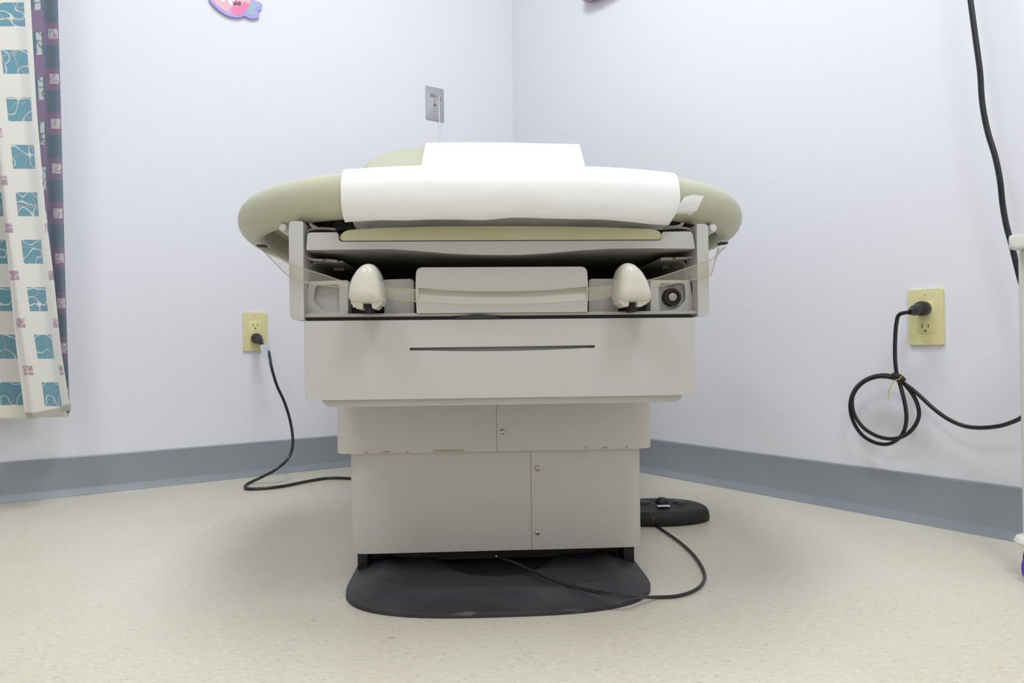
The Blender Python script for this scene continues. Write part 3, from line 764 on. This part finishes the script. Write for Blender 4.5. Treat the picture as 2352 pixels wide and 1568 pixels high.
flat('white_patch', sm_([(495, 0), (503, 4), (511, 9), (514, 4), (510, -4), (500, -8)]), .0106, .0112, M_wht, pq)
flat('mauve_spot', sm_([(531, 6), (537, 9), (540, 4), (543, 9), (548, 6), (552, 11), (549, 16), (541, 15), (535, 16)]), .0108, .0114, M_mauve, pq)
flat('lilac_spot', sm_([(524, 25), (529, 23), (531, 29), (527, 32)]), .0108, .0114, M_lav, pq)
for o in (): pass
# sign on the right wall
sg = wall_thing('wall_sign', 'mauve wall sign cut off by the top edge, right of the room corner', 'wall decoration', 1390, -40, 'R')
pts = [wlocal(WR(px, py), sg) for px, py in ((1350, -90), (1350, 5), (1361, 9), (1372, 6), (1392, -3), (1440, -30), (1440, -110))]
bm = bmesh.new(); prism(bm, [(p.x, p.z) for p in pts], -.026, -.012, .002)
obj('board', bm, mat('mauve_board', srgb(150, 118, 150), .5), sg)
bm = Box(-.01, .02, -.013, -.001, -.0, .02); obj('standoff', bm, M_grey, sg)

# ------------------------------------------------------------------ curtain
cu = empty('window_curtain', 'printed curtain with teal squares and purple stripes at the left edge', 'curtain', WL(60, 950, .14))
cu.location.z = 0
CO = cu.location.copy()
def lerp(tab, y):
    if y <= tab[0][0]: a, b_ = tab[0], tab[1]
    elif y >= tab[-1][0]: a, b_ = tab[-2], tab[-1]
    else:
        for a, b_ in zip(tab, tab[1:]):
            if a[0] <= y <= b_[0]: break
    t = (y-a[0])/(b_[0]-a[0]); return a[1]+(b_[1]-a[1])*t
PXM = 0.00100   # metres per pixel on the fabric plane
def sheet(name, lines, offs, uvs, ytop, ybot, m, hem=None, uvm=PXM, vscale=1.0):
    """lines: list of x(y) tables; offs: offset from wall of each; uvs: u in px at each line (may be table)"""
    rows, uvf = [], []; N = 60; bm = bmesh.new()
    for j in range(N+1):
        row, ur = [], []
        nseg = 6
        for i in range(len(lines)-1):
            for k in range(nseg+(1 if i == len(lines)-2 else 0)):
                t = k/nseg
                yb_ = ybot(i+t) if callable(ybot) else ybot
                y = ytop+(yb_-ytop)*j/N
                x = lerp(lines[i], y)*(1-t)+lerp(lines[i+1], y)*t
                tt = .5-.5*math.cos(math.pi*t)
                off = offs[i]*(1-tt)+offs[i+1]*tt
                ua = lerp(uvs[i], y) if isinstance(uvs[i], list) else uvs[i]; ub = lerp(uvs[i+1], y) if isinstance(uvs[i+1], list) else uvs[i+1]
                p = WL(x, y, off); row.append(p-CO); ur.append(((ua*(1-t)+ub*t)*uvm, -(y)*uvm*vscale))
        rows.append(row); uvf.append(ur)
    grid(bm, rows, uvf); o = obj(name, bm, m, cu, angle=80)
    return o
Rf = [(-260, 60), (0, 70), (250, 84), (480, 104), (640, 124), (800, 140), (930, 160)]
Lf = [(-260, -60), (0, -45), (300, -14), (400, 0), (500, 10), (600, 18), (800, 38), (950, 57)]
Cl = [(-260, 2), (33, 27), (252, 47), (472, 66), (690, 91), (798, 110), (903, 127), (960, 135)]
Ml = [(-260, -62), (0, -42), (425, 8), (530, 20), (640, 35), (755, 50), (858, 67), (960, 80)]
uL = [(y, -53.5-(lerp(Ml, y)-lerp(Lf, y))) for y in (-260, 0, 400, 600, 800, 950)]
uR = [(-260, 42), (0, 42), (250, 40), (480, 48), (640, 62), (800, 72), (930, 72)]
PXM = 0.115/109
def hem_front(s):
    s = s*2/3
    return 962-(s-0.6)*16 if s > .6 else 960+s*3
sheet('front_panel', [Lf, Ml, Cl, Rf], [.195, .215, .210, .165], [uL, -53.5, 0, uR], -260, hem_front, M_cf, uvm=PXM)
# folded strip left of it, turned away from the light
L2 = [(y, lerp(Lf, y)+2) for y in (-260, 0, 400, 600, 800, 950)]
L3 = [(-260, -60), (0, -60), (950, -60)]
sheet('rear_fold', [L3, L2], [.05, .045], [[(y, 30-lerp(Lf, y)-60) for y in (-260, 0, 400, 950)], 30], -260, 962, M_cf, uvm=PXM)
# reverse panel with stripes
E0 = [(y, lerp(Rf, y)-14) for y in (-260, 0, 400, 700, 950)]
E1 = [(-260, 96), (0, 99), (480, 108), (950, 130)]
E2 = [(-260, 128), (0, 133), (400, 144), (640, 150), (800, 155), (935, 160)]
E3 = [(-260, 120), (0, 126), (430, 137), (640, 142), (935, 152)]
sheet('striped_panel', [E0, E1, E2], [.12, .105, .135], [72, [(-260, 36), (0, 36), (950, 44)], 0], -260, 948, M_cb, uvm=.001)
# hem band
rows = []
for j, dy in enumerate((-14, 0)):
    row = []
    for i in range(31):
        s = 3*i/30; yb_ = hem_front(s)+dy; k = min(2, int(s)); t = s-k; LS = [Lf, Ml, Cl, Rf]; OS = [.195, .215, .210, .165]
        x = lerp(LS[k], yb_)*(1-t)+lerp(LS[k+1], yb_)*t+(3*(s/3))
        tt = .5-.5*math.cos(math.pi*t); off = OS[k]*(1-tt)+OS[k+1]*tt+.0015
        row.append(WL(x, yb_, off)-CO)
    rows.append(row)
bm = bmesh.new(); grid(bm, rows); bmesh.ops.solidify(bm, geom=list(bm.faces), thickness=.002)
obj('hem', bm, mat('cream_hem', srgb(222, 219, 206), .85), cu)
sheet('striped_panel_hem', [[(900, -60), (960, -60)], [(900, 110), (960, 112)], [(900, 156), (960, 159)]], [.12, .12, .13], [0, 1, 2], 930, 958, bpy.data.materials['cream_hem'])

# ------------------------------------------------------------------ foot control
pcn = G(1560, 1182, 0); fy = 1.605; fx = .306
fc = empty('foot_control', 'black oval foot pedal on the floor at the right side of the table', 'foot pedal', (fx, fy, 0), .05)
def oval(a, b_, z, dz=0, n=40): return [Vector((a*math.cos(2*math.pi*k/n), b_*math.sin(2*math.pi*k/n), z+dz*math.sin(2*math.pi*k/n))) for k in range(n)]
bm = bmesh.new(); loft(bm, [oval(.112, .062, 0), oval(.116, .066, .004), oval(.1145, .065, .018), oval(.110, .062, .026), oval(.104, .057, .0305, .001), oval(.097, .051, .0325, .004), oval(.06, .03, .034, .004)])
obj('housing', bm, M_black, fc, angle=50)
for x, y, a, h in ((.015, .01, .013, .014), (.053, .008, .016, .007), (-.025, .012, .016, .007)):
    bm = bmesh.new(); loft(bm, [[p+Vector((x, y, .032)) for p in oval(a*s, a*.8*s, z)] for s, z in ((1, 0), (1, h*.5), (.85, h*.8), (.5, h), (.1, h*1.02))])
    obj('button', bm, M_cable, fc, angle=60)
obj('label_strip', Box(-.002, .024, -.030, -.016, .0345, .0352), M_white, fc)
M_ = Matrix.Translation(fc.location) @ Matrix.Rotation(.05, 4, 'Z')
pts = [Vector((.0, -.060, .016))]
inv = M_.inverted()
p0 = inv @ hit(1497, 1191, Vector((0, 1.545, 0)), Vector((0, 1, 0)))
pts = [p0+Vector((0, .012, .0)), p0]
for px, py in ((1506, 1206), (1530, 1222), (1560, 1243), (1590, 1270), (1611, 1299), (1619, 1324), (1609, 1345), (1585, 1360), (1550, 1369), (1510, 1371)): pts.append(inv @ G(px, py, .0035))
for px, py, z in ((1484, 1371, .010), (1450, 1369, .022), (1400, 1364, .026), (1340, 1352, .026), (1280, 1334, .024), (1230, 1314, .023), (1185, 1294, .023), (1150, 1281, .024)): pts.append(inv @ G(px, py, z))
obj('cord', Tube(pts, .0026, 8, 8), M_cable, fc)
obj('strain_relief', Tube([p0+Vector((0, .014, 0)), p0, p0+Vector((.002, -.008, -.004))], .0055, 10, 4), M_brk, fc)
